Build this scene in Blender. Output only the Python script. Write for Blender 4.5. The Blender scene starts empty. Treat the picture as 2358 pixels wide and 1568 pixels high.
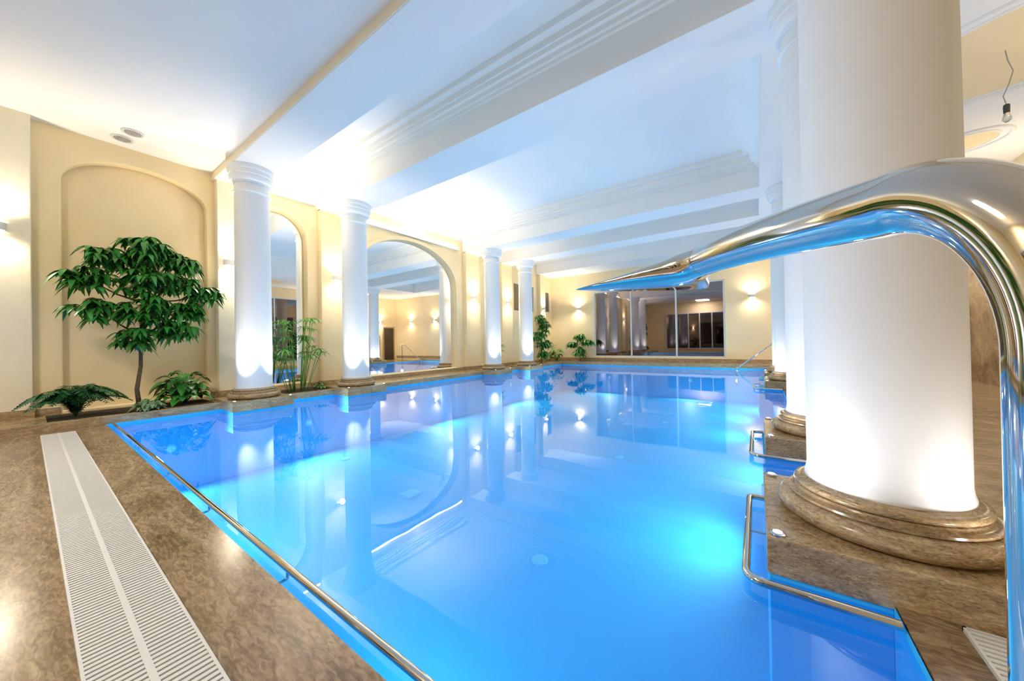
import bpy, bmesh, math, random
from mathutils import Vector, Matrix
random.seed(7)
S=bpy.context.scene
COL=S.collection
# ------------------------------------------------------------ materials
def newmat(name):
    m=bpy.data.materials.new(name); m.use_nodes=True
    nt=m.node_tree; b=nt.nodes.get('Principled BSDF'); return m,nt,b
def plain(name,col,rough=.5,metal=0,noise=0.0,scale=6,bump=0.0,spec=.5):
    m,nt,b=newmat(name)
    b.inputs['Base Color'].default_value=(*col,1); b.inputs['Roughness'].default_value=rough
    b.inputs['Metallic'].default_value=metal; b.inputs['Specular IOR Level'].default_value=spec
    tc=nt.nodes.new('ShaderNodeTexCoord'); n=nt.nodes.new('ShaderNodeTexNoise')
    n.inputs['Scale'].default_value=scale; n.inputs['Detail'].default_value=6
    nt.links.new(tc.outputs['Object'],n.inputs['Vector'])
    if noise>0:
        r=nt.nodes.new('ShaderNodeValToRGB')
        r.color_ramp.elements[0].color=(*[c*(1-noise) for c in col],1)
        r.color_ramp.elements[1].color=(*[min(1,c*(1+noise)) for c in col],1)
        r.color_ramp.elements[0].position=.3; r.color_ramp.elements[1].position=.7
        nt.links.new(n.outputs['Fac'],r.inputs['Fac']); nt.links.new(r.outputs['Color'],b.inputs['Base Color'])
    if bump>0:
        bp=nt.nodes.new('ShaderNodeBump'); bp.inputs['Strength'].default_value=bump; bp.inputs['Distance'].default_value=.01
        nt.links.new(n.outputs['Fac'],bp.inputs['Height']); nt.links.new(bp.outputs['Normal'],b.inputs['Normal'])
    return m
def emis(name,col,st):
    m,nt,b=newmat(name); b.inputs['Emission Color'].default_value=(*col,1); b.inputs['Emission Strength'].default_value=st
    b.inputs['Base Color'].default_value=(*col,1); return m
def marble(name,c0,c1,c2,rough=.2,stretch=(1,1,1),scale=1.6,rot=.35,vein=0,fine=.36):
    m,nt,b=newmat(name)
    tc=nt.nodes.new('ShaderNodeTexCoord'); mp=nt.nodes.new('ShaderNodeMapping'); mp.inputs['Scale'].default_value=stretch
    mp.inputs['Rotation'].default_value=(0,0,rot)
    n=nt.nodes.new('ShaderNodeTexNoise'); n.inputs['Scale'].default_value=scale; n.inputs['Detail'].default_value=14; n.inputs['Roughness'].default_value=.72; n.inputs['Distortion'].default_value=1.8
    n2=nt.nodes.new('ShaderNodeTexNoise'); n2.inputs['Scale'].default_value=scale*16; n2.inputs['Detail'].default_value=8; n2.inputs['Distortion'].default_value=1.2
    nt.links.new(tc.outputs['Object'],mp.inputs['Vector']); nt.links.new(mp.outputs['Vector'],n.inputs['Vector']); nt.links.new(mp.outputs['Vector'],n2.inputs['Vector'])
    mx=nt.nodes.new('ShaderNodeMath'); mx.operation='MULTIPLY_ADD'; mx.inputs[1].default_value=fine; 
    nt.links.new(n2.outputs['Fac'],mx.inputs[0]); 
    s=nt.nodes.new('ShaderNodeMath'); s.operation='MULTIPLY'; s.inputs[1].default_value=1-fine
    nt.links.new(n.outputs['Fac'],s.inputs[0]); nt.links.new(s.outputs[0],mx.inputs[2])
    r=nt.nodes.new('ShaderNodeValToRGB'); e=r.color_ramp.elements
    e[0].position=.38; e[0].color=(*c0,1); e[1].position=.65; e[1].color=(*c2,1)
    k=e.new(.5); k.color=(*c1,1)
    nt.links.new(mx.outputs[0],r.inputs['Fac']); out=r.outputs['Color']
    if vein:
        # thin dark veins where a stretched noise crosses its middle value
        n3=nt.nodes.new('ShaderNodeTexNoise'); n3.inputs['Scale'].default_value=scale*1.3; n3.inputs['Detail'].default_value=6; n3.inputs['Distortion'].default_value=2.5
        nt.links.new(mp.outputs['Vector'],n3.inputs['Vector'])
        a=nt.nodes.new('ShaderNodeMath'); a.operation='SUBTRACT'; a.inputs[1].default_value=.5; nt.links.new(n3.outputs['Fac'],a.inputs[0])
        ab=nt.nodes.new('ShaderNodeMath'); ab.operation='ABSOLUTE'; nt.links.new(a.outputs[0],ab.inputs[0])
        mr=nt.nodes.new('ShaderNodeMapRange'); mr.inputs['From Min'].default_value=0; mr.inputs['From Max'].default_value=.014; mr.inputs['To Min'].default_value=vein; mr.inputs['To Max'].default_value=0
        nt.links.new(ab.outputs[0],mr.inputs['Value'])
        mm=nt.nodes.new('ShaderNodeMixRGB'); mm.inputs['Color2'].default_value=(*[q*.6 for q in c0],1)
        nt.links.new(mr.outputs[0],mm.inputs['Fac']); nt.links.new(out,mm.inputs['Color1']); out=mm.outputs['Color']
    nt.links.new(out,b.inputs['Base Color'])
    b.inputs['Roughness'].default_value=rough
    return m
M_CREAM=plain('cream_paint',(.91,.74,.45),.75,noise=.03,scale=2)
M_CREAMW=plain('pale_cream_paint',(.88,.80,.62),.7,noise=.02)
M_WHITE=plain('white_plaster',(.90,.88,.84),.75,noise=.015,scale=1.5)
M_COLW=plain('column_plaster',(.84,.85,.86),.6,noise=.015,scale=4)
M_DECK=marble('travertine_deck',(.12,.075,.038),(.27,.18,.10),(.47,.355,.22),.20,(.7,2.4,1),1.5,.12,.5,.45)
M_STONE=marble('travertine_block',(.20,.125,.06),(.40,.28,.15),(.64,.50,.31),.22,(1,1,3),2.8,.35,.5,.45)
M_BROWN=marble('brown_marble',(.08,.04,.018),(.20,.12,.06),(.34,.23,.13),.2,(1,1,1),1.5)
M_POOL=plain('pool_lining',(.035,.48,.87),.6,noise=.03,scale=3)
M_CHROME=plain('polished_steel',(.66,.62,.55),.05,1)
M_STEEL=plain('brushed_steel',(.62,.60,.58),.16,1)
M_PLAST=plain('white_plastic',(.70,.69,.67),.4)
M_FIT=plain('pale_pool_fitting',(.14,.62,.85),.5)
M_DARK=plain('dark_gap',(.05,.05,.045),.8)
M_GRAY=plain('grey_metal',(.35,.35,.35),.4,.5)
M_MIRROR=plain('mirror_silver',(.90,.90,.88),.005,1)
M_NGLASS=plain('night_glass',(.26,.225,.23),.02,1)
M_SOIL=plain('soil',(.035,.025,.015),.9,noise=.4,scale=40,bump=.4)
M_LEAF=plain('leaf_green',(.032,.20,.028),.34,noise=.5,scale=5)
M_LEAF2=plain('leaf_bright',(.08,.30,.035),.4,noise=.4,scale=8)
M_FERN=plain('fern_green',(.016,.11,.028),.5,noise=.4,scale=8)
M_VARI=plain('variegated_leaf',(.22,.36,.18),.5,noise=.6,scale=40)
M_BARK=plain('bark',(.13,.08,.045),.9,noise=.4,scale=30,bump=.5)
M_LENS=emis('lamp_lens',(1,.84,.6),7)
M_LENSW=emis('sconce_glow',(1,.88,.70),8)
M_STRIP=emis('strip_glow',(1,.94,.82),14)
M_ULENS=emis('pool_lens',(.2,.7,1),.3)
M_BULB=plain('clear_bulb',(.8,.8,.78),.05); M_BULB.node_tree.nodes['Principled BSDF'].inputs['Transmission Weight'].default_value=.8
# water : fresnel mix of transparent tint and mirror reflection
mw=bpy.data.materials.new('pool_water'); mw.use_nodes=True; nt=mw.node_tree
for n in list(nt.nodes): nt.nodes.remove(n)
o=nt.nodes.new('ShaderNodeOutputMaterial'); mix=nt.nodes.new('ShaderNodeMixShader'); tr=nt.nodes.new('ShaderNodeBsdfTransparent')
gl=nt.nodes.new('ShaderNodeBsdfGlossy'); fr=nt.nodes.new('ShaderNodeFresnel'); fr.inputs['IOR'].default_value=1.6
tr.inputs['Color'].default_value=(.66,.94,1,1); gl.inputs['Roughness'].default_value=.015; gl.inputs['Color'].default_value=(.88,.97,1,1)
tc=nt.nodes.new('ShaderNodeTexCoord'); nz=nt.nodes.new('ShaderNodeTexNoise'); nz.inputs['Scale'].default_value=2.2; nz.inputs['Detail'].default_value=2
bp=nt.nodes.new('ShaderNodeBump'); bp.inputs['Strength'].default_value=.025; bp.inputs['Distance'].default_value=.05
nt.links.new(tc.outputs['Object'],nz.inputs['Vector']); nt.links.new(nz.outputs['Fac'],bp.inputs['Height'])
nt.links.new(bp.outputs['Normal'],gl.inputs['Normal']); nt.links.new(bp.outputs['Normal'],fr.inputs['Normal'])
nt.links.new(fr.outputs[0],mix.inputs[0]); nt.links.new(tr.outputs[0],mix.inputs[1]); nt.links.new(gl.outputs[0],mix.inputs[2]); nt.links.new(mix.outputs[0],o.inputs[0])
M_WATER=mw
# ------------------------------------------------------------ helpers
def link(ob): COL.objects.link(ob); return ob
def from_bm(name,bm,mat,smooth=False,loc=(0,0,0)):
    me=bpy.data.meshes.new(name); bmesh.ops.recalc_face_normals(bm,faces=bm.faces); bm.to_mesh(me); bm.free()
    if smooth:
        for p in me.polygons: p.use_smooth=True
    me.materials.append(mat); ob=bpy.data.objects.new(name,me); ob.location=loc; return link(ob)
def addbox(bm,b):
    x0,x1,y0,y1,z0,z1=b
    v=[bm.verts.new(p) for p in ((x0,y0,z0),(x1,y0,z0),(x1,y1,z0),(x0,y1,z0),(x0,y0,z1),(x1,y0,z1),(x1,y1,z1),(x0,y1,z1))]
    for f in ((3,2,1,0),(4,5,6,7),(0,1,5,4),(1,2,6,5),(2,3,7,6),(3,0,4,7)): bm.faces.new([v[i] for i in f])
def boxes(name,bl,mat,loc=(0,0,0),bev=0):
    bm=bmesh.new()
    for b in bl: addbox(bm,b)
    ob=from_bm(name,bm,mat,loc=loc)
    if bev:
        md=ob.modifiers.new('bev','BEVEL'); md.width=bev; md.segments=2; md.limit_method='ANGLE'
    return ob
def lathe(name,prof,mat,seg=64,loc=(0,0,0),smooth_ang=40):
    bm=bmesh.new(); rings=[]
    for r,z in prof:
        rings.append([bm.verts.new((r*math.cos(2*math.pi*i/seg),r*math.sin(2*math.pi*i/seg),z)) for i in range(seg)])
    for a,b in zip(rings,rings[1:]):
        for i in range(seg): bm.faces.new((a[i],a[(i+1)%seg],b[(i+1)%seg],b[i]))
    bm.faces.new(rings[0][::-1]); bm.faces.new(rings[-1])
    ob=from_bm(name,bm,mat,True,loc); autosm(ob,smooth_ang); return ob
def autosm(ob,ang=40):
    me=ob.data; bm=bmesh.new(); bm.from_mesh(me)
    for e in bm.edges:
        if len(e.link_faces)==2 and e.calc_face_angle(0)>math.radians(ang): e.smooth=False
    bm.to_mesh(me); bm.free()
def addtube(bm,pts,rad,seg=8,cap=True):
    pts=[Vector(p) for p in pts]; n=len(pts)
    if not hasattr(rad,'__len__'): rad=[rad]*n
    up=None; rings=[]
    for i,p in enumerate(pts):
        t=(pts[min(i+1,n-1)]-pts[max(i-1,0)]).normalized()
        if up is None:
            up=Vector((0,0,1)) if abs(t.z)<.9 else Vector((1,0,0))
        a=(up-t*up.dot(t)).normalized(); up=a; b=t.cross(a)
        rings.append([bm.verts.new(p+(a*math.cos(2*math.pi*k/seg)+b*math.sin(2*math.pi*k/seg))*rad[i]) for k in range(seg)])
    for r0,r1 in zip(rings,rings[1:]):
        for k in range(seg): bm.faces.new((r0[k],r0[(k+1)%seg],r1[(k+1)%seg],r1[k]))
    if cap: bm.faces.new(rings[0][::-1]); bm.faces.new(rings[-1])
def tube(name,pts,rad,mat,seg=12,loc=(0,0,0)):
    bm=bmesh.new(); addtube(bm,pts,rad,seg); ob=from_bm(name,bm,mat,True,loc); autosm(ob,60); return ob
def fillet(pts,r,n=6):
    pts=[Vector(p) for p in pts]; out=[pts[0]]
    for i in range(1,len(pts)-1):
        a=(pts[i-1]-pts[i]); b=(pts[i+1]-pts[i]); rr=min(r,a.length*.45,b.length*.45)
        A=pts[i]+a.normalized()*rr; B=pts[i]+b.normalized()*rr
        for k in range(n+1):
            s=k/n; out.append(A*(1-s)**2+pts[i]*2*s*(1-s)+B*s*s)
    out.append(pts[-1]); return out
def arch(y0,y1,zb,zs,zt,n=24):
    c=(y0+y1)/2; h=(y1-y0)/2
    return [(y0,zb),(y1,zb)]+[(c+h*math.cos(math.pi*k/n),zs+(zt-zs)*math.sin(math.pi*k/n)) for k in range(n+1)]
def plate(name,loops,thick,mat,mapf,bev=0):
    cu=bpy.data.curves.new('tmp','CURVE'); cu.dimensions='2D'; cu.fill_mode='BOTH'; cu.extrude=thick/2-bev; cu.bevel_depth=bev; cu.bevel_resolution=2
    for lp in loops:
        sp=cu.splines.new('POLY'); sp.points.add(len(lp)-1)
        for i,(u,v) in enumerate(lp): sp.points[i].co=(u,v,0,1)
        sp.use_cyclic_u=True
    ob=bpy.data.objects.new('tmp',cu); link(ob); bpy.context.view_layer.update()
    dg=bpy.context.evaluated_depsgraph_get(); me=bpy.data.meshes.new_from_object(ob.evaluated_get(dg))
    bpy.data.objects.remove(ob); me.name=name
    for v in me.vertices: v.co=mapf(*v.co)
    me.materials.clear(); me.materials.append(mat)
    for p in me.polygons: p.use_smooth=False
    return link(bpy.data.objects.new(name,me))
def st(ob): ob['kind']='structure'; return ob
def top(ob,label,cat,group=None,kind=None):
    ob['label']=label; ob['category']=cat
    if group: ob['group']=group
    if kind: ob['kind']=kind
    return ob
def par(ch,root):
    ch.parent=root; return ch
def empty(name,loc):
    e=bpy.data.objects.new(name,None); e.empty_display_size=.1; e.location=loc; return link(e)
def copytree(root,loc,rotz=None):
    def rec(o,p):
        c=o.copy()
        if p is not None: c.parent=p
        COL.objects.link(c)
        for ch in o.children: rec(ch,c)
        return c
    c=rec(root,None); c.location=loc
    if rotz is not None: c.rotation_euler=(0,0,rotz)
    return c
def light(kind,name,loc,energy,col,root=None,**kw):
    l=bpy.data.lights.new(name,kind); l.energy=energy; l.color=col
    for k,v in kw.items(): setattr(l,k,v)
    o=bpy.data.objects.new(name,l); o.location=loc; link(o)
    if root: o.parent=root
    return o
def setlight(root,data):
    for ch in root.children:
        if ch.type=='LIGHT': ch.data=data
def aim(o,d): o.rotation_euler=Vector(d).to_track_quat('-Z','Y').to_euler()
# ------------------------------------------------------------ dimensions
XL,XR=-7.2,.40; YN,YF=.62,14.0; WX=-8.1; WR=3.8; WY=14.8; YB=-3.0; WZ=-.04
CY=[2.30,4.17,8.98,11.0]; BEAMS=[(2.0,2.62),(3.85,4.6),(8.6,9.3),(10.6,11.3),(13.4,WY)]
PX=.44; PT=.14
# ------------------------------------------------------------ shell
E=.004
st(boxes('floor',[(XL-.02,WR,YB,YN-E,-.12,0),(XR+E,WR,YN-E,WY,-.12,0)],M_DECK))
t=st(boxes('trim_1',[(WX,XL-E,YB,WY,-.12,.10),(XL-E,XR+E,YF+E,WY,-.12,.12)],M_STONE,bev=.008)); t['label']='raised travertine planter ledge along the pool'
# pool basin
bm=bmesh.new(); PB=-1.15
def quad(bm,*p): bm.faces.new([bm.verts.new(q) for q in p])
quad(bm,(XL,YN,PB),(XR,YN,PB),(XR,YF,PB),(XL,YF,PB))
for a,b in (((XL,YN),(XR,YN)),((XR,YN),(XR,YF)),((XR,YF),(XL,YF)),((XL,YF),(XL,YN))):
    quad(bm,(*a,PB),(*b,PB),(*b,-.006),(*a,-.006))
for y in CY:
    addbox(bm,(XR-.37,XR-.001,y-PX+.01,y+PX-.01,PB+.001,-.022)); addbox(bm,(XL+.001,-6.71,y-PX+.01,y+PX-.01,-.35,-.022))
bas=from_bm('swimming_pool_basin',bm,M_POOL); top(bas,'long rectangular swimming pool basin with smooth blue lining','swimming pool')
bm=bmesh.new(); quad(bm,(XL,YN,WZ),(XR,YN,WZ),(XR,YF,WZ),(XL,YF,WZ))
w=from_bm('pool_water',bm,M_WATER); top(w,'calm glowing blue pool water reflecting the hall','water',kind='stuff')
# left wall
loops=[[(YB,0),(WY,0),(WY,5),(YB,5)],arch(.28,1.93,.12,3.48,3.95),arch(2.52,3.66,.2,3.30,3.90),arch(4.75,8.28,.2,2.85,4.0),
       arch(9.5,10.4,.2,3.2,3.6),[(11.6,2.3),(13.2,2.3),(13.2,3.5),(11.6,3.5)],[(14.1,2.4),(14.65,2.4),(14.65,3.4),(14.1,3.4)]]
lm=lambda x,y,z:Vector((WX-.08+z,x,y))
st(plate('wall_left',loops,.16,M_CREAM,lm,.025))
st(boxes('wall_left.001',[(WX-.25,WX-.161,.1,2.1,0,4.1),(WX-.25,WX-.161,9.4,10.5,0,3.8)],M_CREAM))
for a,lab in ((arch(2.5,3.68,.18,3.30,3.92),'narrow arched wall mirror between cream pilasters'),(arch(4.73,8.30,.18,2.85,4.02),'wide arched wall mirror set in the cream wall')):
    m=plate('arched_mirror',[a],.02,M_MIRROR,lambda x,y,z:Vector((WX-.13+z,x,y))); top(m,lab,'mirror')
# archivolt trims
def rim(name,y0,y1,zb,zs,zt,wd,mat,x0):
    o=arch(y0-wd,y1+wd,zb,zs,zt+wd); i=arch(y0,y1,zb-.01,zs,zt)
    i=[(a,max(b,zb+.001)) for a,b in i]
    return st(plate(name,[o,i],.03,mat,lambda x,y,z:Vector((x0+z,x,y)),.008))
rim('trim_2',4.77,8.26,.2,2.85,3.98,.09,M_CREAM,WX+.01)
rim('trim_3',2.56,3.62,.2,3.30,3.86,.06,M_CREAM,WX+.01)
# pilasters
k=4
for (a,b,mt) in ((-1.6,.05,M_CREAMW),(2.02,2.42,M_CREAMW),(3.85,4.55,M_CREAM),(8.6,9.3,M_CREAM),(10.6,11.3,M_CREAM),(13.5,13.95,M_CREAM)):
    p=st(boxes('trim_%d'%k,[(WX,-7.95,a,b,.10,4.25 if k<5 else 4.1)],mt,bev=.012)); p['label']='cream wall pilaster'; k+=1
st(boxes('baseboard_left',[(WX,-7.93,a-.015,b+.015,.10,.22) for a,b in ((-1.6,.05),(2.02,2.42),(3.85,4.55),(8.6,9.3),(10.6,11.3),(13.5,13.95))]+[(WX,-8.07,YB,.28,.10,.2),(WX,-8.07,1.93,2.52,.1,.2),(WX,-8.07,3.66,14.8,.10,.2)],M_STONE))
# other walls
st(plate('wall_far',[[(WX-.2,0),(WR+.2,0),(WR+.2,5),(WX-.2,5)],[(-5.95,.30),(-.92,.30),(-.92,3.2),(-5.95,3.2)]],.16,M_CREAM,lambda x,y,z:Vector((x,WY+.08-z,y)),.01))
st(boxes('wall_right',[(WR,WR+.15,YB,WY,0,5)],M_CREAM)); st(boxes('wall_back',[(WX,WR,YB-.15,YB,0,5)],M_CREAM))
st(boxes('baseboard_far',[(WX,WR,WY-.03,WY,.12,.26)],M_STONE))
st(boxes('trim_%d'%k,[(WR-.04,WR,9.2,11.9,0,3.3)],M_BROWN)); k+=1
# far window
def window(name,axis,u0,u1,z0,z1,pos,divs,lab,d=.08,fw=.045):
    e=empty(name,(0,0,0)); st(e); e['label']=lab
    bl=[(u0+fw,u1-fw,z0,z0+fw),(u0+fw,u1-fw,z1-fw,z1),(u0,u0+fw,z0,z1),(u1-fw,u1,z0,z1)]+[(q-fw/2,q+fw/2,z0+fw,z1-fw) for q in divs]
    if axis=='y': bb=[(a,b,pos,pos+d,c,dd) for a,b,c,dd in bl]; g=(u0+.02,u1-.02,pos+d*.4,pos+d*.5,z0+.02,z1-.02)
    else: bb=[(pos-d,pos,a,b,c,dd) for a,b,c,dd in bl]; g=(pos-d*.5,pos-d*.4,u0+.02,u1-.02,z0+.02,z1-.02)
    par(boxes('window_frame',bb,M_PLAST),e); par(boxes('glass_pane',[g],M_NGLASS),e)
window('window_1','y',-5.95,-.92,.30,3.2,WY+.02,[-4.32,-2.57],'wide dark floor-height window with slim white frame',fw=.06)
window('window_2','x',11.6,13.2,2.3,3.5,WX-.03,[12.4],'small high dark window with white frame')
window('window_3','x',14.1,14.65,2.4,3.4,WX-.03,[],'narrow high dark window with white frame')
e=empty('window_4',(0,0,0)); st(e)
par(boxes('window_frame',[(WR-.05,WR,6.07,8.73,.2,.27),(WR-.05,WR,6.07,8.73,3.5,3.57),(WR-.05,WR,6,6.07,.2,3.57),(WR-.05,WR,8.73,8.8,.2,3.57),(WR-.05,WR,7.37,7.43,.27,3.5)],M_PLAST),e)
par(boxes('glass_pane',[(WR-.03,WR-.02,6.05,8.75,.25,3.52)],M_NGLASS),e)
# dark glazing on the end wall behind the viewpoint (seen only as a reflection)
e=empty('window_5',(0,0,0)); st(e)
par(boxes('window_frame',[(-6.5,.5,YB,YB+.05,.2,.27),(-6.5,.5,YB,YB+.05,3.2,3.27)]+[(x,x+.07,YB,YB+.05,.27,3.2) for x in (-6.5,-5.6,-4.75,-3.9,-3.0,-2.1,-1.25,-.4,.43)],M_PLAST),e)
par(boxes('glass_pane',[(-6.45,.45,YB+.01,YB+.02,.25,3.22)],M_NGLASS),e)
# door + fireplace on right wall
e=empty('door_1',(0,0,0)); st(e)
par(boxes('door_frame',[(WR-.06,WR,13.7,13.78,0,2.2),(WR-.06,WR,14.5,14.58,0,2.2),(WR-.06,WR,13.78,14.5,2.12,2.2)],M_STONE),e)
par(boxes('door_leaf',[(WR-.04,WR,13.78,14.5,0,2.12)],plain('dark_wood',(.05,.03,.02),.3)),e)
fp=plate('fireplace',[[(12.1,0.002),(13.4,0.002),(13.4,1.6),(12.1,1.6)],arch(12.4,13.1,.01,.7,1.05)],.16,M_STONE,lambda x,y,z:Vector((WR-.085+z,x,y)))
par(boxes('firebox',[(WR-.02,WR-.005,12.4,13.1,.01,1.05)],M_DARK),fp); top(fp,'arched travertine fireplace with dark firebox','fireplace')
# ------------------------------------------------------------ ceiling
CT=4.78; BX=.10
cb=[(WX-.1,WR+.1,YB,2.0,4.2,5.0),(WX-.1,BX,2.0,WY,CT,5.05),(BX+.85,WR+.1,2.0,WY,4.1,5.05),(BX,BX+.85,2.0,WY,4.07,5.05)]
for a,b in BEAMS: cb.append((WX-.1,BX,a,b,4.07,CT+.01))
st(boxes('ceiling',cb,M_WHITE))
st(boxes('trim_%d'%k,[(WX,WR,1.985,2.0,4.075,4.2)],M_CREAMW)); k+=1
for i in range(4):
    y0=BEAMS[i][1]; y1=BEAMS[i+1][0]; bl=[]; q=.02
    for (ins,z0,z1) in ((.04,4.46,4.50),(.08,4.50,4.56),(.13,4.56,4.62),(.16,4.62,4.70),(.26,4.70,CT+.02)):
        bl+=[(WX-q,BX+q,y0-q,y0+ins,z0,z1),(WX-q,BX+q,y1-ins,y1+q,z0,z1),(WX-q,WX+ins,y0+ins,y1-ins,z0,z1),(BX-ins,BX+q,y0+ins,y1-ins,z0,z1)]
    c=st(boxes('trim_%d'%k,bl,M_WHITE)); c['label']='stepped white plaster cornice'; k+=1
def ring(name,cx,cy,r,z,rad=.035,disc=True):
    bm=bmesh.new(); n=72
    for rr,ra in ((r,rad),(r-.11,rad*.6)):
        pts=[(rr*math.cos(2*math.pi*i/n),rr*math.sin(2*math.pi*i/n),0) for i in range(n+1)]
        addtube(bm,pts,ra,8,False)
    ob=from_bm(name,bm,M_WHITE,True,(cx,cy,z)); st(ob)
    ob['label']='round plaster ceiling moulding'
    d=lathe('trim_panel',[(r-.12,-.006),(r-.12,.01)],M_CREAM,64); par(d,ob)
ring('trim_%d'%k,2.35,6.3,1.0,4.10); k+=1
ring('trim_%d'%k,2.80,8.8,.45,4.10,.03); k+=1
# ------------------------------------------------------------ columns
col=empty('column',(0,0,0))
par(boxes('plinth',[(-PX,PX,-PX,PX,-.02,PT)],M_STONE,bev=.006),col)
def tor(cr,cz,rr,zz,a0,a1,n=10): return [(cr+rr*math.cos(math.radians(a0+(a1-a0)*i/n)),cz+zz*math.sin(math.radians(a0+(a1-a0)*i/n))) for i in range(n+1)]
prof=[(.30,PT)]+tor(.330,PT+.046,.053,.046,-90,90)+[(.338,PT+.098),(.338,PT+.108)]+tor(.338,PT+.124,-.03,.016,-90,0,5)+[(.304,PT+.128)]+tor(.293,PT+.146,.022,.017,-90,90,8)+[(.284,PT+.165),(.275,PT+.172),(.2,PT+.172)]
par(lathe('column_base',prof,M_STONE),col)
z0=PT+.165
sh=[(.272,z0),(.272,z0+.02),(.266,z0+.04),(.262,z0+.07)]+[(.262-.010*(i/12)**1.6,z0+.07+(3.60-z0-.07)*i/12) for i in range(1,13)]
par(lathe('shaft',sh,M_COLW,smooth_ang=50),col)
cp=[(.250,3.60),(.257,3.62)]+tor(.257,3.645,.02,.02,-90,90,8)+[(.253,3.668),(.253,3.78),(.265,3.785),(.265,3.80),(.277,3.802),(.277,3.815)]+[(.277+.045*math.sin(math.radians(a)),3.90-.085*math.cos(math.radians(a))) for a in range(0,91,15)]+[(.322,3.915),(.338,3.92),(.338,3.985),(.343,3.99),(.348,4.0),(.352,4.02),(.352,4.07)]
par(lathe('capital',cp,M_COLW),col)
cols=[]
pos=[(.46,CY[0]),(.485,CY[1]),(.56,CY[2]),(.58,CY[3])]+[(-7.14,y) for y in CY]
for i,(x,y) in enumerate(pos):
    c=col if i==0 else copytree(col,(x,y,0))
    c.location=(x,y,0); cols.append(c)
    top(c,'white round column on moulded travertine base lit from below','column','columns around the pool')
# ------------------------------------------------------------ floor spotlights
fs=lathe('floor_spotlight',[(.030,0),(.030,.008),(.024,.012),(.016,.012)],M_STEEL,24)
par(lathe('lamp_lens',[(.017,.009),(.017,.014),(.010,.016)],M_LENS,20),fs)
L=light('SPOT','lamp_light',(0,0,.04),14,(1,.96,.93),fs,spot_size=math.radians(150),spot_blend=1,shadow_soft_size=.025)
L.location=(0,0,.04); aim(L,(.14,0,1))
LL=L.data.copy(); LL.energy=90; LL.color=(1,.93,.86); LL.spot_size=math.radians(72); LL.spot_blend=.9
LM=L.data.copy(); LM.energy=26
first=True
for i,(x,y) in enumerate(pos):
    for sx in (-1,1):
        for sy in (-1,1):
            dx=.40*sx; dy=.40*sy
            if i>=4 and sx<0 or (i<4 and sx>0 and i>1): continue
            px=x+dx if not(i==0 and sx>0 and sy<0) else x+.35
            loc=(px,y+dy,PT); rz=math.atan2(-dy,-dx)
            if first: f=fs; f.location=loc; f.rotation_euler=(0,0,rz); first=False
            else: f=copytree(fs,loc,rz)
            if i>=4: setlight(f,LL)
            elif i>=1: setlight(f,LM)
            top(f,'small round steel uplight glowing warm on plinth','spotlight','column uplights')
# ------------------------------------------------------------ sconces
sc=empty('wall_sconce',(0,0,0))
bm=bmesh.new(); n=16; 
outer=[(.0+.085*math.sin(math.pi*i/n),-.10*math.cos(math.pi*i/n)) for i in range(n+1)]
v0=[bm.verts.new((a,b,-.05)) for a,b in outer]; v1=[bm.verts.new((a,b,.05)) for a,b in outer]
for i in range(n): bm.faces.new((v0[i],v0[i+1],v1[i+1],v1[i]))
bm.faces.new((v0[0],v1[0],v1[-1],v0[-1]))
par(from_bm('lamp_shade',bm,M_PLAST,True),sc); autosm(sc.children[0])
for nm,z in (('lamp_glow',.045),('lamp_glow',-.045)):
    bm=bmesh.new(); bm.faces.new([bm.verts.new((a*.93+.002,b*.93,z)) for a,b in outer]); par(from_bm(nm,bm,M_LENSW),sc)
l1=light('SPOT','lamp_light',(.095,0,.07),58,(1,.87,.67),sc,spot_size=math.radians(168),spot_blend=1,shadow_soft_size=.05); aim(l1,(.3,0,1))
l2=light('SPOT','lamp_light',(.095,0,-.07),40,(1,.87,.67),sc,spot_size=math.radians(168),spot_blend=1,shadow_soft_size=.05); aim(l2,(.3,0,-1))
sp=[(-7.95,-.24,2.62,0),(-7.95,2.2,2.57,0),(-7.95,4.2,2.57,0),(-7.95,8.95,2.57,0),(-7.95,10.95,2.57,0),(-7.95,13.72,2.52,0),
    (-6.7,WY,2.5,-90),(-.1,WY,2.5,-90),(2.2,WY,2.5,-90),(WR,5.2,2.5,180),(WR,9.0,2.5,180),(WR,13.5,2.5,180),(WR,-1,2.5,180)]
for i,(x,y,z,a) in enumerate(sp):
    s=sc if i==0 else copytree(sc,(x,y,z)); s.location=(x,y,z); s.rotation_euler=(0,0,math.radians(a))
    top(s,'white half-round wall sconce shining up and down','wall lamp','wall sconces')
# light strips on the wall above the mirrors
def strip(y0,y1,en,lab,z=4.10):
    ls=boxes('light_strip',[(WX+.001,WX+.06,y0-.03,y1+.03,z,z+.015)],M_PLAST)
    par(boxes('glowing_tube',[(WX+.01,WX+.055,y0,y1,z+.016,z+.06)],M_STRIP),ls); top(ls,lab,'light strip')
    a=light('AREA','lamp_light',(WX+.12,(y0+y1)/2,z+.10),en,(1,.90,.73),ls,shape='RECTANGLE',size=.06,size_y=(y1-y0)); aim(a,(.35,0,1))
strip(4.75,8.32,70,'long warm light strip on the wall above the mirror')
strip(2.72,3.78,30,'short light strip added for glow above the narrow mirror',4.16)  # no fixture seen here, strip added for the glow in the first coffer
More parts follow.
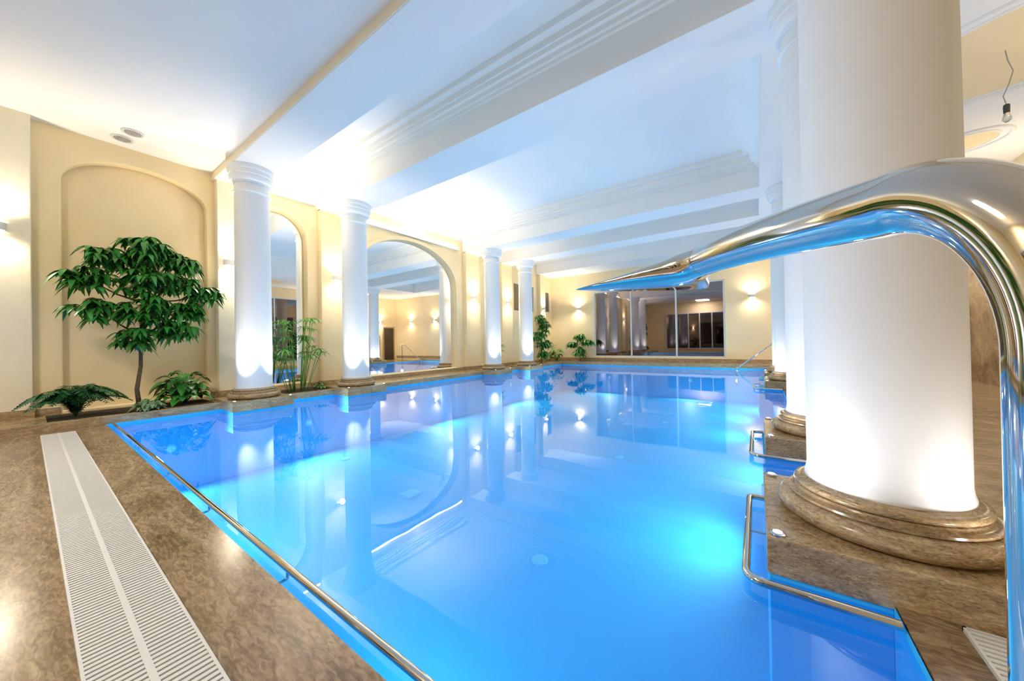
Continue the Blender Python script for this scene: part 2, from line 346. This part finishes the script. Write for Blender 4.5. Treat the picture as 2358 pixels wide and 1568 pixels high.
# ------------------------------------------------------------ underwater lights
ul=lathe('underwater_light',[(.07,0),(.07,.012),(.06,.018),(.03,.018)],M_FIT,32)
par(lathe('lamp_lens',[(.05,.016),(.05,.02),(.02,.022)],M_ULENS,32),ul)
a=light('SPOT','lamp_light',(0,0,.05),90,(.95,.97,1),ul,spot_size=math.radians(176),spot_blend=.6,shadow_soft_size=.06)
UL=a; UN=a.data.copy(); UN.energy=86; UO=a.data.copy(); UO.energy=50
up=[((XR-.37,CY[1],-.5),-90,None),((XR,6.6,-.5),-90,UN),((XR-.37,CY[2],-.5),-90,UN),((XR-.37,CY[3],-.5),-90,UN),((XR,12.6,-.5),-90,UN),
    ((XL,1.25,-.5),90,UN),((XL,3.2,-.5),90,UN),((XL,6.6,-.5),90,UN),((XL,10.0,-.5),90,UN),((-5,YF,-.5),180,UN),((-2,YF,-.5),180,UN),((-4.6,YN,-.6),0,UO),((-1.6,YN,-.6),0,UO)]
aim(UL,(0,-.08,1))
for i,(p,rz,dt) in enumerate(up):
    u=ul if i==0 else copytree(ul,p); u.location=p
    fw={-90:Vector((-1,0,0)),90:Vector((1,0,0)),180:Vector((0,-1,0)),0:Vector((0,1,0))}[rz]
    upv=Vector((0,0,1)); xa=upv.cross(fw)
    u.rotation_euler=Matrix((xa,upv,fw)).transposed().to_euler()
    if dt: setlight(u,dt)
    top(u,'round underwater pool lamp glowing pale blue in the basin wall','pool light','underwater lamps')
# pool floor drains
dr=lathe('floor_drain',[(.08,0),(.08,.012),(.065,.018),(.02,.018)],M_FIT,28)
for i,p in enumerate([(-1.78,2.92),(-2.1,6.3),(-6.4,3.5),(-2.0,9.6)]):
    d=dr if i==0 else copytree(dr,(*p,PB)); d.location=(*p,PB); top(d,'round pale inlet fitting on the pool bottom','drain','pool bottom fittings')
sq=boxes('floor_drain',[(-.11,.11,-.11,.11,0,.015),(-.07,.07,-.07,.07,.015,.02)],M_FIT,loc=(-4.1,3.2,PB)); top(sq,'square pale grate on the pool bottom','drain')
# ------------------------------------------------------------ overflow grates
def grate(name,Ln,W,pitch=.024):
    bm=bmesh.new(); n=int(Ln/pitch)
    for i in range(n):
        x=(i+.5)*pitch
        addbox(bm,(x-.0075,x+.0075,.006,W-.006,.004,.014))
    addbox(bm,(0,Ln,0,.008,0,.015)); addbox(bm,(0,Ln,W-.008,W,0,.015)); addbox(bm,(0,Ln,W/2-.009,W/2+.009,.003,.016))
    addbox(bm,(0,.008,0,W,0,.015)); addbox(bm,(Ln-.008,Ln,0,W,0,.015))
    g=from_bm(name,bm,M_PLAST)
    t=boxes('drain_channel',[(.001,Ln-.001,.001,W-.001,.0005,.002)],M_DARK); par(t,g); return g
g=grate('overflow_grate',7.3,.255); g.location=(-6.84,.09,0); top(g,'long white slatted overflow drain grate set in travertine deck','drain grate','overflow grates')
g=grate('overflow_grate',1.45,.27); g.location=(.82,.38,0); g.rotation_euler=(0,0,math.pi/2); top(g,'white slatted drain grate beside the column plinth','drain grate','overflow grates')
# ------------------------------------------------------------ rails
e=empty('pool_handrail',(0,0,0)); yr=YN+.06
par(tube('rail_bar',[(-7.12,yr,0.0),(-.1,yr,0.0)],.015,M_CHROME),e)
for x in (-6.9,-5.45,-4.0,-2.9,-1.75,-.6):
    par(tube('rail_bracket',fillet([(x,YN+.002,-.05),(x,yr,-.05),(x,yr,-.012)],.02),.007,M_STEEL,8),e)
top(e,'long polished steel grab rail along the pool edge','handrail')
def urail(y):
    e=empty('pool_handrail',(0,0,0))
    pts=fillet([(.04,y+.36,-.0),(-.055,y+.36,0),(-.055,y-PX-.12,0),(XR-.01,y-PX-.12,0)],.07,8)
    par(tube('rail_bar',pts,.017,M_CHROME,14),e)
    par(tube('rail_bracket',fillet([(.02,y,-.055),(-.055,y,-.055),(-.055,y,-.012)],.02),.007,M_STEEL,8),e)
    top(e,'bent polished steel grab rail wrapping the column plinth','handrail','plinth rails')
for y in CY[:3]: urail(y)
e=empty('stair_handrail',(0,0,0))
par(tube('rail_bar',fillet([(-.55,13.3,-.5),(-.55,13.3,.02),(.55,13.0,.98),(.85,12.9,.98)],.12),.02,M_CHROME),e)
par(tube('rail_post',[(.75,12.93,0),(.75,12.93,.97)],.02,M_CHROME),e)
top(e,'sloping polished steel handrail for the pool steps','handrail')
# ------------------------------------------------------------ waterfall spout
e=empty('waterfall_spout',(.247,.571,0)); w2=Vector((-.606,.795,0)).normalized(); nn=Vector((w2.y,-w2.x,0))
def sweep(name,secs,mat,seg=40,cap=True):
    bm=bmesh.new(); rings=[]; n=len(secs)
    for i,sec in enumerate(secs):
        t_,z_,a_,b_=sec[:4]; off=sec[4] if len(sec)>4 else 0
        p0=secs[max(i-1,0)]; p1=secs[min(i+1,n-1)]
        tt=(w2*(p1[0]-p0[0])+Vector((0,0,p1[1]-p0[1]))).normalized(); u=nn.cross(tt).normalized()
        c=w2*t_+Vector((0,0,z_))+nn*off
        rings.append([bm.verts.new(c+nn*a_*math.cos(2*math.pi*k_/seg)+u*b_*math.sin(2*math.pi*k_/seg)) for k_ in range(seg)])
    for r0,r1 in zip(rings,rings[1:]):
        for k_ in range(seg): bm.faces.new((r0[k_],r0[(k_+1)%seg],r1[(k_+1)%seg],r1[k_]))
    if cap: bm.faces.new(rings[0]); bm.faces.new(rings[-1])
    ob=from_bm(name,bm,mat,True); autosm(ob,50); return ob
R=.044; secs=[(0,.0+z*.98/6,R,R) for z in range(7)]
for i in range(1,25):
    a=math.radians(90*i/24); secs.append((.15-.15*math.cos(a),.98+.200*math.sin(a),R,R))
for i in range(1,13): 
    s=i/12; secs.append((.15+.44*s,1.180+.030*math.sin(s*math.pi/2),R-.004*s,R-.004*s))
par(sweep('spout_pipe',secs,M_CHROME,64),e)
f=[(.585,1.210,.0405,.0405,0),(.60,1.2095,.043,.0400,-.001),(.62,1.208,.050,.0395,-.004),(.64,1.206,.060,.0385,-.009),(.66,1.203,.075,.037,-.013),(.71,1.197,.114,.033,-.022),(.76,1.191,.152,.027,-.030),(.81,1.186,.190,.019,-.038),(.85,1.182,.217,.012,-.044),(.878,1.180,.232,.008,-.046)]
par(sweep('spout_blade',f,M_CHROME,64),e)
par(lathe('base_flange',[(.085,0),(.085,.012),(.06,.022),(.047,.03)],M_CHROME,40),e)
top(e,'curved polished steel pool waterfall spout with flared flat blade','waterfall spout')
# ------------------------------------------------------------ ceiling bits
vt=lathe('ceiling_vent',[(.12,0),(.12,-.012),(.105,-.018),(.09,-.010),(.02,-.010)],M_PLAST,36)
bm=bmesh.new()
for i in range(-5,6):
    h=math.sqrt(max(.0,.09**2-(i*.016)**2)); addbox(bm,(-h,h,i*.016-.003,i*.016+.003,-.017,-.011))
par(from_bm('vent_slats',bm,M_GRAY),vt)
for i,p in enumerate([(-7.45,.93),(-7.78,.86)]):
    v=vt if i==0 else copytree(vt,(*p,4.2)); v.location=(*p,4.2); top(v,'round white slatted ceiling vent','vent','ceiling vents')
e=empty('hanging_bulb',(2.27,6.2,4.1))
par(tube('wire',[(0,0,0),(.02,.01,-.12),(.05,.0,-.25),(.02,0,-.38),(-.02,0,-.5),(0,0,-.6)],.005,M_GRAY,6),e)
par(lathe('bulb_socket',[(.02,-.60),(.024,-.62),(.022,-.69)],M_DARK,16),e)
par(lathe('glass_bulb',[(.015,-.69),(.022,-.71),(.033,-.75),(.03,-.775),(.015,-.79)],M_BULB,16),e)
top(e,'bare unlit bulb hanging from a twisted ceiling wire','light bulb')
# ------------------------------------------------------------ plants
def leaf(bm,p,d,Ln,W,droop,n=4,fold=.25):
    d=Vector(d).normalized(); side=d.cross(Vector((0,0,1)))
    side=side.normalized() if side.length>.05 else Vector((1,0,0))
    prev=None
    for i in range(n+1):
        s=i/n; c=Vector(p)+d*Ln*s+Vector((0,0,-droop*Ln*s*s)); w=W*.5*math.sin(math.pi*min(.98,max(.04,s**.8)))
        row=[bm.verts.new(c+side*w+Vector((0,0,w*fold))),bm.verts.new(c),bm.verts.new(c-side*w+Vector((0,0,w*fold)))]
        if prev:
            for j in (0,1): bm.faces.new((prev[j],prev[j+1],row[j+1],row[j]))
        prev=row
def palm(bm,p,d,n,Ln,W,droop,spread=2.6):
    d=Vector(d).normalized(); a0=math.atan2(d.y,d.x)
    for i in range(n):
        a=a0+spread*(i/(n-1)-.5)*2 if n>1 else a0
        k_=1-.25*abs(i/(n-1)-.5)*2
        leaf(bm,p,(math.cos(a),math.sin(a),random.uniform(-.4,.25)),Ln*k_*random.uniform(.8,1.1),W,droop*random.uniform(.6,1.3))
XMIN=WX+.02
def clampx(bm):
    for v in bm.verts:
        if v.co.x<XMIN and not (.3<v.co.y<1.9): v.co.x=XMIN+random.uniform(0,.02)
        elif v.co.x<WX-.12: v.co.x=WX-.12
        if v.co.y>WY-.06: v.co.y=WY-.06-random.uniform(0,.02)
def indoor_tree(name,base,trunk,blobs,Ln,W,mat,lab,cat,leafn=7,dens=1,tr=.03,droop=.75):
    e=empty(name,base); B=Vector(base)
    bmT=bmesh.new(); bmL=bmesh.new()
    addtube(bmT,[Vector(q)-B for q in trunk],[tr*(1-.6*i/(len(trunk)-1)) for i in range(len(trunk))],8)
    for (c,r,nc) in blobs:
        c=Vector(c)
        tp=min([Vector(q) for q in trunk[1:]],key=lambda q:(q-c).length+(.6 if q.z>c.z else 0))
        mid=(tp+c)/2+Vector((0,0,-.04))
        addtube(bmT,[tp-B,mid-B,c-B],[tr*.45,tr*.35,tr*.2],6)
        for k_ in range(int(nc*dens)):
            v=Vector((random.gauss(0,1),random.gauss(0,1),random.gauss(0,1))).normalized()*r*random.uniform(.35,1); v.z*=.72; v.x*=.9
            p=c+v; dd=Vector((v.x,v.y,.1*v.z+.02))
            if dd.length<.02: dd=Vector((1,0,0))
            addtube(bmT,[c-B,p-B],[tr*.12,tr*.08],4)
            palm(bmL,p,dd,leafn,Ln*random.uniform(.8,1.1),W,droop)
    clampx(bmL)
    for v in bmL.verts: v.co-=B
    par(from_bm('trunk',bmT,M_BARK,True),e); par(from_bm('foliage',bmL,mat,True),e)
    return top(e,lab,cat)
bl=[((-7.5,1.02,2.44),.28,30),((-7.5,.66,2.33),.22,20),((-7.45,1.46,2.38),.22,20),((-7.45,.50,1.97),.25,24),((-7.4,1.02,2.05),.31,32),((-7.5,1.38,2.06),.26,20),
    ((-7.45,1.74,1.90),.21,20),((-7.45,.58,1.60),.25,24),((-7.4,1.08,1.62),.30,30),((-7.45,1.42,1.32),.25,22),((-7.4,.90,1.20),.23,20),((-7.5,1.22,2.52),.20,14),((-7.5,1.0,2.64),.16,11),((-7.45,1.52,1.66),.25,20)]
indoor_tree('indoor_tree',(-7.62,.99,.10),[(-7.62,.99,.10),(-7.60,.96,.4),(-7.58,1.0,.75),(-7.55,1.0,1.2),(-7.52,1.02,1.7),(-7.5,1.03,2.3)],bl,.19,.064,M_LEAF,'dense dark green umbrella tree with slender woody trunk','tree',leafn=7,droop=.8)
# fern
def fern(base,nf,Ln,mat):
    e=empty('fern',base); bm=bmesh.new(); bs=bmesh.new()
    for i in range(nf):
        a=2*math.pi*i/nf+random.uniform(-.15,.15); el=random.uniform(.75,1.45); l=Ln*random.uniform(.8,1.1)
        pts=[]
        for s in range(11):
            q=s/10; h=math.cos(el)*l*q*.85+.20*l*q*q; z=math.sin(el)*l*(2.0*q-1.65*q*q)
            x=math.cos(a)*h*.8; fl=.012 if base[0]+x<XL-.02 else -.09
            pts.append(Vector((x,math.sin(a)*h,max(z,fl))))
        addtube(bs,pts,.003,4)
        for s in range(26):
            q=.08+.90*s/25; j=min(9,int(q*10)); c=pts[j].lerp(pts[j+1],q*10-j); tg=(pts[j+1]-pts[j]).normalized(); sd=tg.cross(Vector((0,0,1))).normalized()
            for sg in (1,-1): leaf(bm,c,sd*sg+tg*.45,.16*l*math.sin(math.pi*(q*.85+.12))+.015,.024,.3,2)
    for b_ in (bm,bs):
        for v in b_.verts:
            if v.co.x+base[0]<XMIN: v.co.x=XMIN-base[0]
            if v.co.z<.004 and v.co.x+base[0]<XL: v.co.z=.004
    par(from_bm('frond_stems',bs,mat,True),e); par(from_bm('fronds',bm,mat,True),e); return e
top(fern((-7.46,.38,.10),50,.68,M_FERN),'spreading dark green fern with feathery fronds on the ledge','fern')
def bush(name,base,n,h,Ln,W,mat,lab,cat='plant',sp=.3,droop=.5):
    e=empty(name,base); bm=bmesh.new(); bs=bmesh.new()
    for i in range(n):
        a=random.uniform(0,6.28); r=sp*math.sqrt(random.random()); z=h*random.uniform(.25,1)*(1-.35*r/sp)
        p=Vector((math.cos(a)*r,math.sin(a)*r,z)); 
        if base[0]+p.x<XMIN+.05: p.x=XMIN+.05-base[0]
        addtube(bs,[(0,0,0),p*.5+Vector((0,0,.08*h)),p],.004,4)
        leaf(bm,p,(math.cos(a),math.sin(a),random.uniform(.0,.9)),Ln*random.uniform(.7,1.2),W*random.uniform(.8,1.1),droop*1.6)
    for v in bm.verts:
        if v.co.x+base[0]<XMIN: v.co.x=XMIN-base[0]
        if v.co.z<.005: v.co.z=.005
        if v.co.y+base[1]>WY-.06: v.co.y=WY-.07-base[1]
    par(from_bm('stems',bs,mat,True),e); par(from_bm('foliage',bm,mat,True),e); return top(e,lab,cat)
bush('broadleaf_plant',(-7.68,1.50,.10),95,.60,.20,.14,M_LEAF,'bushy plant with broad glossy green leaves on the ledge',sp=.24)
bush('variegated_plant',(-7.38,1.05,.10),80,.17,.09,.06,M_VARI,'low creeping plant with pale variegated leaves',sp=.14)
bush('groundcover_plant',(-7.55,3.62,.10),24,.16,.1,.05,M_LEAF,'low green leafy plant beside the column',sp=.13)
def papyrus(base,n,h,lab,mat=M_LEAF2,sp=.3):
    e=empty('papyrus_plant',base); bm=bmesh.new(); bs=bmesh.new()
    for i in range(n):
        a=random.uniform(0,6.28); r=sp*random.uniform(.2,1); hh=h*random.uniform(.3,1)
        p=Vector((math.cos(a)*r*.6,math.sin(a)*r*1.2,hh)); q=Vector((math.cos(a)*r*.2,math.sin(a)*r*.5,0))
        addtube(bs,[q,q.lerp(p,.5)-Vector((math.cos(a)*.03,0,0)),p],.006,5)
        m_=random.randint(11,15)
        for k_ in range(m_):
            b=2*math.pi*k_/m_+random.uniform(-.2,.2); leaf(bm,p,(math.cos(b),math.sin(b),random.uniform(.0,.6)),.23*random.uniform(.7,1.1),.028,.7,4)
    par(from_bm('stems',bs,mat,True),e); par(from_bm('foliage',bm,mat,True),e); return top(e,lab,'plant')
papyrus((-7.55,3.16,.10),25,1.5,'tall bright green umbrella papyrus between the columns',sp=.44)
papyrus((-7.7,9.9,.10),12,1.2,'slender green papyrus beside the pilaster',sp=.2)
# far plants
indoor_tree('umbrella_plant',(-7.6,12.9,.10),[(-7.6,12.9,.10),(-7.6,12.9,.8),(-7.6,12.95,1.5),(-7.6,12.9,2.1)],[((-7.6,12.9,2.05),.3,14),((-7.55,13.1,1.7),.35,20),((-7.6,12.8,1.3),.35,20),((-7.5,13.0,.9),.35,20),((-7.5,12.9,.5),.3,14)],.26,.07,M_LEAF,'tall narrow dark green umbrella plant by the wall','plant',tr=.02)
indoor_tree('umbrella_plant',(-6.45,14.34,.12),[(-6.45,14.34,.12),(-6.45,14.34,.5),(-6.45,14.32,.9)],[((-6.45,14.32,1.25),.2,16),((-6.1,14.32,1.0),.2,16),((-6.8,14.32,.9),.2,16),((-6.45,14.3,.6),.25,18)],.26,.09,M_LEAF,'low bushy dark green plant in the corner planter','plant',tr=.02)
bush('broadleaf_plant',(-7.6,14.25,.10),40,.75,.26,.16,M_LEAF2,'leafy green plant in the corner planter',sp=.2)
st(boxes('trim_%d'%k,[(-8.0,-7.32,.15,1.8,.10,.106),(-8.0,-7.35,2.8,3.7,.10,.106)],M_SOIL))
# ------------------------------------------------------------ added fill lights at ceiling height, no such lamps seen
def panel(x,y,z,en,lab):
    p=boxes('fill_light_panel',[(-.5,.5,-.5,.5,-.03,0)],M_PLAST,loc=(x,y,z)); par(boxes('diffuser',[(-.46,.46,-.46,.46,-.036,-.031)],emis('fill_glow',(1,.93,.85),1.5)),p)
    a=light('AREA','lamp_light',(0,0,-.045),en,(1,.93,.84),p,shape='SQUARE',size=.9); top(p,lab,'fill light')
panel(-3.5,-1.9,4.2,140,'flat square fill light added behind the camera'); 
panel(2.4,11.5,4.1,70,'flat square fill light added to brighten side hall')
# room lamps all a little stronger (pool lamps untouched)
pool_data={UL.data.name,UN.name,UO.name}
for l in bpy.data.lights:
    if l.name not in pool_data: l.energy*=1.3
# ------------------------------------------------------------ world, camera
wd=bpy.data.worlds.new('World'); S.world=wd; wd.use_nodes=True
wd.node_tree.nodes['Background'].inputs[0].default_value=(.01,.012,.02,1)
f=793.8
Yc=Vector((563,5,-f)).normalized(); Xc=-Vector((60-1179,-25,-f)).normalized(); Zc=Xc.cross(Yc).normalized(); Yc=Zc.cross(Xc).normalized()
cam=bpy.data.cameras.new('camera'); co=bpy.data.objects.new('camera',cam); link(co)
m=Matrix((Xc,Yc,Zc)).to_4x4(); m.translation=(0,0,1); co.matrix_world=m
cam.sensor_fit='HORIZONTAL'; cam.sensor_width=36; cam.lens=f/2358*36; cam.clip_start=.02
S.camera=co
S.view_settings.view_transform='Standard'
